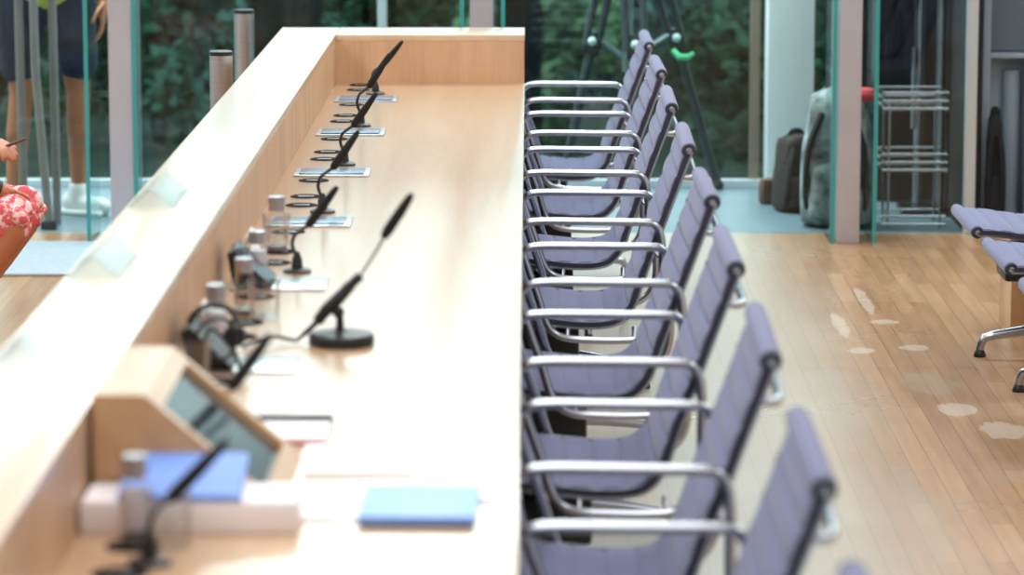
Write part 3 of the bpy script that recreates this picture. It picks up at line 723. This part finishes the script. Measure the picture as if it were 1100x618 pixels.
rucksack('backpack', (1.065, 13.68, 0), .3, .17, .16, .30, 'brownbag', 'brownbag', 'dark brown backpack on the hall floor before the white pillar', seed=2)
t = thing('pouch', 'small brown leather pouch leaning beside the dark backpack', 'pouch', (.975, 13.9, 0), .2)
MB().merge(rbag(.08, .07, .10, 5, .9)).build('body', 'brown', t, sharp=80); MB().box(-.035, .035, -.042, -.033, .05, .10, .003).build('flap', 'brown', t)
t = rucksack('rucksack', (1.195, 13.26, 0), -.15, .29, .22, .52, 'camo', 'camo', 'large patchy grey rucksack with black straps behind the right window post', seed=9)
MB().merge(rbag(.11, .12, .045, 4, .9), 0, Matrix.Translation((.085, -.02, .49))).build('top_roll', 'red', t, sharp=80)
t.children[-1]['label'] = 'red rolled cloth under the lid'
rucksack('shoulder_bag', (1.775, 13.08, 0), 0, .07, .09, .44, 'blackcloth', 'blackcloth', 'slim black bag standing before the blue grey cabinet', seed=12)

# ------------------------------------------------------------------ people
def hand(mb, wrist, d, palm_n, curl, side, L=.18):
    """palm, four unequal bent fingers and a thumb set on the side of the palm"""
    w = Vector(wrist); d = Vector(d).normalized(); pn = Vector(palm_n); pn = (pn-d*pn.dot(d)).normalized(); sd = d.cross(pn)*side
    for k in range(4):
        o = sd*(-.030+.020*k); mb.capsule(w+d*.012+o*.5, w+d*.088+o, .013, .0105)
    mb.capsule(w, w+d*.05, .024, .026)
    for k, fl in enumerate((.066, .078, .083, .072)):
        p = w+d*.090+sd*(-.030+.020*k); dd = d.copy(); r = .0088
        for s, f in enumerate((.45, .32, .23)):
            dd = (dd+pn*curl*(.5+.35*s)).normalized(); q = p+dd*fl*f; mb.capsule(p, q, r, r*.92, 3, 10); p = q; r *= .92
    p = w+d*.022+sd*.030; dd = (d*.65+sd*.8+pn*.35).normalized()
    for f in (.040, .032, .026): q = p+dd*f; mb.capsule(p, q, .0115 if f > .035 else .010, .0095, 3, 10); p = q; dd = (dd+d*.45+pn*.25*curl).normalized()
def head(mb, c, fwd):
    """skull, jaw, nose, lips, brow and ears around centre c, facing fwd (horizontal)"""
    c = Vector(c); f = Vector(fwd).normalized(); s = Vector((-f.y, f.x, 0)); u = Vector((0, 0, 1))
    mb.ball(c+u*.025-f*.012, (.080, .080, .090)); mb.capsule(c+f*.02-u*.02, c+f*.052-u*.085, .066, .036)
    mb.capsule(c+f*.082+u*.005, c+f*.104-u*.028, .009, .013); mb.capsule(c+f*.079-s*.02-u*.062, c+f*.079+s*.02-u*.062, .009, .009)
    mb.capsule(c+f*.072-s*.036+u*.018, c+f*.072+s*.036+u*.018, .012, .012)
    for k in (-1, 1): mb.capsule(c+s*k*.080-u*.022, c+s*k*.085+u*.018, .011, .014)
def finish_person(t, body, m, head_c, fwd, bun=0):
    from_mesh('body', remeshed(body, .0065, 5), m, t)
    c = Vector(head_c); f = Vector(fwd).normalized(); s = Vector((-f.y, f.x, 0)); u = Vector((0, 0, 1))
    h = MB().ball(c+u*.045-f*.026, (.086, .086, .088))
    if bun: h.capsule(c-f*.06, c-f*.075-u*.16, .06, .05)
    hm = remeshed(h, .01, 3); from_mesh('hair', hm, 'hair', t)
    for k in (-1, 1):
        e = MB().ball(c+f*.069+s*k*.031+u*.002, .0105); e = e.build('eye', 'shoe', t)
        MB().ball(c+f*.0765+s*k*.031+u*.002, .0048).build('iris', 'hair', e)

# standing person in the hall, legs seen below the waist
t = thing('person', 'person in navy shorts, yellow top and white shoes standing behind the left glass', 'person', (-1.89, 13.50, 0))
b = MB()
hipz = .90
for s, ax, kx, ay in ((-1, -.135, -.105, -.10), (1, .100, .112, .07)):
    b.capsule((s*.085, 0, hipz), (kx, ay*.3, .50), .085, .050); b.capsule((kx, ay*.3, .49), (kx*.55+ax*.45, ay*.6-.005, .33), .048, .046)
    b.capsule((kx*.55+ax*.45, ay*.6+.012, .33), (ax, ay, .09), .046, .030); b.capsule((ax, ay, .07), (ax+.07, ay-.04, .035), .030, .024)
b.capsule((-.06, 0, .96), (.06, 0, .96), .115, .115); b.capsule((0, 0, .98), (0, 0, 1.25), .125, .13); b.capsule((-.10, 0, 1.36), (.10, 0, 1.36), .085, .085); b.capsule((0, 0, 1.40), (0, -.01, 1.55), .058, .052)
hc = (0, -.02, 1.63); head(b, hc, (.3, -1, 0))
for s in (-1, 1):
    b.capsule((s*.18, 0, 1.39), (s*.235, .02, 1.10), .05, .042); b.capsule((s*.235, .02, 1.10), (s*.225, -.06, .87), .040, .027)
    hand(b, (s*.225, -.065, .86), (0, -.12, -1), (-s, 0, 0), .35, -s)
finish_person(t, b, 'tan', hc, (.3, -1, 0))
c = MB()
for s, kx, ay in ((-1, -.112, -.03), (1, .115, .02)): c.capsule((s*.085, 0, hipz+.02), (kx, ay, .60), .105, .078)
c.capsule((-.065, 0, .95), (.065, 0, .95), .125, .125)
cm = remeshed(c, .012, 3); o = from_mesh('shorts', cm, 'navy', t)
c = MB(); c.capsule((-.05, 0, .95), (.05, 0, .95), .140, .140); c.capsule((0, 0, 1.0), (0, 0, 1.25), .145, .15); c.capsule((-.12, 0, 1.36), (.12, 0, 1.36), .10, .10)
for s in (-1, 1): c.capsule((s*.18, 0, 1.39), (s*.222, .012, 1.17), .068, .062)
from_mesh('shirt', remeshed(c, .012, 4), 'yellow', t)
for ax, ay in ((-.135, -.10), (.100, .07)):
    sh = MB(); sh.capsule((ax-.03, ay+.01, .045), (ax+.10, ay-.055, .034), .043, .036); sh.capsule((ax, ay, .06), (ax, ay, .10), .046, .042)
    o = from_mesh('shoe', remeshed(sh, .007, 3), 'shoe', t)
    for v in o.data.vertices: v.co.z = max(v.co.z, .004)
    MB().box(-.045, .16, -.045, .04, 0, .02, .01, mtx=Matrix.Translation((ax-.03, ay, 0)) @ Matrix.Rotation(-.48, 4, 'Z')).build('sole', 'shoe', o)

# seated person at the left edge, facing the desk
t = thing('person', 'seated person in red and white printed shorts at the left edge, holding a pen', 'person', (-1.90, 9.90, 0))
b = MB()
for s in (-1, 1):
    y = s*.085
    b.capsule((0, y, .50), (.405, y*1.15, .478), .085, .062); b.capsule((.41, y*1.15, .470), (.33, y*1.1, .36), .058, .056); b.capsule((.33, y*1.1, .36), (.155, y, .10), .055, .036)
    b.capsule((.15, y, .075), (.27, y, .035), .036, .028)
b.capsule((-.02, -.06, .55), (-.02, .06, .55), .115, .115); b.capsule((-.03, 0, .60), (-.02, 0, .86), .12, .125); b.capsule((-.01, -.10, .98), (-.01, .10, .98), .08, .08); b.capsule((0, 0, 1.0), (.02, 0, 1.15), .052, .048)
hc = (.04, 0, 1.235); head(b, hc, (1, 0, 0))
# right forearm on the lap, hand flat on the far thigh; left hand lifted with a pen
b.capsule((0, -.17, 1.0), (.10, -.22, .72), .046, .040); b.capsule((.10, -.22, .72), (.378, -.10, .578), .038, .026); hand(b, (.384, -.094, .576), (-.25, .95, -.10), (0, 0, -1), .35, -1)
b.capsule((0, .17, 1.0), (.14, .24, .73), .046, .040); b.capsule((.14, .24, .73), (.268, .10, .690), .038, .026); hand(b, (.268, .098, .690), (.9, -.5, .06), (0, .2, -1), .9, 1, )
finish_person(t, b, 'skin', hc, (1, 0, 0), 1)
c = MB()
for s in (-1, 1): c.capsule((0, s*.085, .51), (.412, s*.10, .500), .100, .066)
c.capsule((-.02, -.07, .56), (-.02, .07, .56), .128, .128); c.capsule((.1, -.04, .52), (.1, .04, .52), .10, .10)
sk = remeshed(c, .010, 3)
for v in sk.vertices:       # ruffled hem towards the knee
    k = max(0, (v.co.x-.2)/.25); v.co += v.normal*(.012*k*math.sin(v.co.y*95)*math.cos(v.co.z*70+v.co.x*40))
from_mesh('shorts', sk, 'print', t)
c = MB(); c.capsule((-.02, -.03, .64), (-.02, .03, .64), .128, .128); c.capsule((-.03, 0, .64), (-.02, 0, .86), .135, .14); c.capsule((-.01, -.12, .97), (-.01, .12, .97), .095, .095)
for s in (-1, 1): c.capsule((0, s*.17, 1.0), (.06, s*.205, .83), .062, .055)
from_mesh('top', remeshed(c, .012, 4), 'shoe', t)
wv = (Vector((.378, -.10, .578))-Vector((.10, -.22, .72))).normalized(); wc = Vector((.368, -.104, .583))
MB().tube([wc-wv*.011, wc-wv*.010, wc+wv*.010, wc+wv*.011], [.028, .0305, .0305, .028], 20).ball(wc+Vector((.0, -.012, .026)), (.017, .012, .010)).build('wristwatch', 'black', t)
for s in (-1, 1):
    sh = MB(); sh.capsule((.13, s*.085, .042), (.28, s*.085, .032), .042, .034); sh.capsule((.15, s*.085, .06), (.16, s*.085, .09), .043, .040)
    o = from_mesh('shoe', remeshed(sh, .008, 3), 'shoe', t)
    for v in o.data.vertices: v.co.z = max(v.co.z, .004)
tag(MB().tube([(0, 0, 0), (.075, -.012, .03), (.083, -.0133, .0332)], [.0048, .0048, .0015], 10).build('pen', 'brown', None, (-1.545, 9.955, .680)), 'brown pen in the hand of the seated person', 'pen')
o = copy_tree(CS); o.location = (-2.02, 9.90, 0); o.rotation_euler.z = PI
tag(o, 'armless chair under the seated person at the left edge', 'chair')

for o in S.objects:      # things set down on the desk rest a hair above its lacquer
    if o.parent is None and abs(o.location.z-ZT) < 1e-6: o.location.z += .0006
# ------------------------------------------------------------------ light
W = bpy.data.worlds.new('sky'); S.world = W; W.use_nodes = True
nt = W.node_tree; nt.nodes.clear()
ow = nt.nodes.new('ShaderNodeOutputWorld'); bg = nt.nodes.new('ShaderNodeBackground'); bg.inputs['Strength'].default_value = 1.6
tc = nt.nodes.new('ShaderNodeTexCoord'); sp = nt.nodes.new('ShaderNodeSeparateXYZ'); cr = nt.nodes.new('ShaderNodeValToRGB')
nt.links.new(tc.outputs['Generated'], sp.inputs[0]); nt.links.new(sp.outputs['Z'], cr.inputs[0]); nt.links.new(cr.outputs[0], bg.inputs[0]); nt.links.new(bg.outputs[0], ow.inputs[0])
cr.color_ramp.elements[0].position = 0; cr.color_ramp.elements[0].color = (.85, .93, .97, 1); cr.color_ramp.elements[1].position = 1; cr.color_ramp.elements[1].color = (.62, .78, 1, 1)
e = cr.color_ramp.elements.new(.25); e.color = (.95, .98, 1, 1)
def area(name, loc, sx, sy, power, rot=(0, 0, 0), col=(1, 1, 1)):
    l = bpy.data.lights.new(name, 'AREA'); l.shape = 'RECTANGLE'; l.size = sx; l.size_y = sy; l.energy = power; l.color = col
    o = bpy.data.objects.new(name, l); COL.objects.link(o); o.location = loc; o.rotation_euler = rot
for x, e_ in ((-3.2, 190), (-.2, 190), (2.8, 135)): area('ceiling_panel_light', (x, 7.1, 3.56), 1.3, 11.2, e_)
area('hall_fill_light', (-.5, 13.8, 3.56), 9, .8, 620, col=(.9, 1, 1))  # unseen lamp added and tinted cyan to brighten the hall and its pillar

# ------------------------------------------------------------------ camera
cam = bpy.data.cameras.new('camera'); co = bpy.data.objects.new('camera', cam); COL.objects.link(co); S.camera = co
F = 3700.0
th = math.atan(584/F); ps = math.asin(19/math.sqrt(19**2+584**2+F**2))
cam.sensor_width = 36; cam.lens = F/1100*36; co.location = (0, 0, 1.845); co.rotation_euler = (PI/2-th, 0, ps)
cam.clip_start = .1; cam.clip_end = 200
cam.dof.use_dof = True; cam.dof.focus_distance = 9.9; cam.dof.aperture_fstop = 3.4
S.view_settings.view_transform = 'Standard'; S.view_settings.look = 'None'; S.view_settings.exposure = 0; S.view_settings.gamma = 1; S.view_settings.use_curve_mapping = False
S.cycles.max_bounces = 10; S.cycles.transparent_max_bounces = 24; S.cycles.diffuse_bounces = 4; S.cycles.glossy_bounces = 4
S.cycles.use_denoising = True; S.cycles.sample_clamp_indirect = 6; S.cycles.caustics_reflective = False; S.cycles.caustics_refractive = False
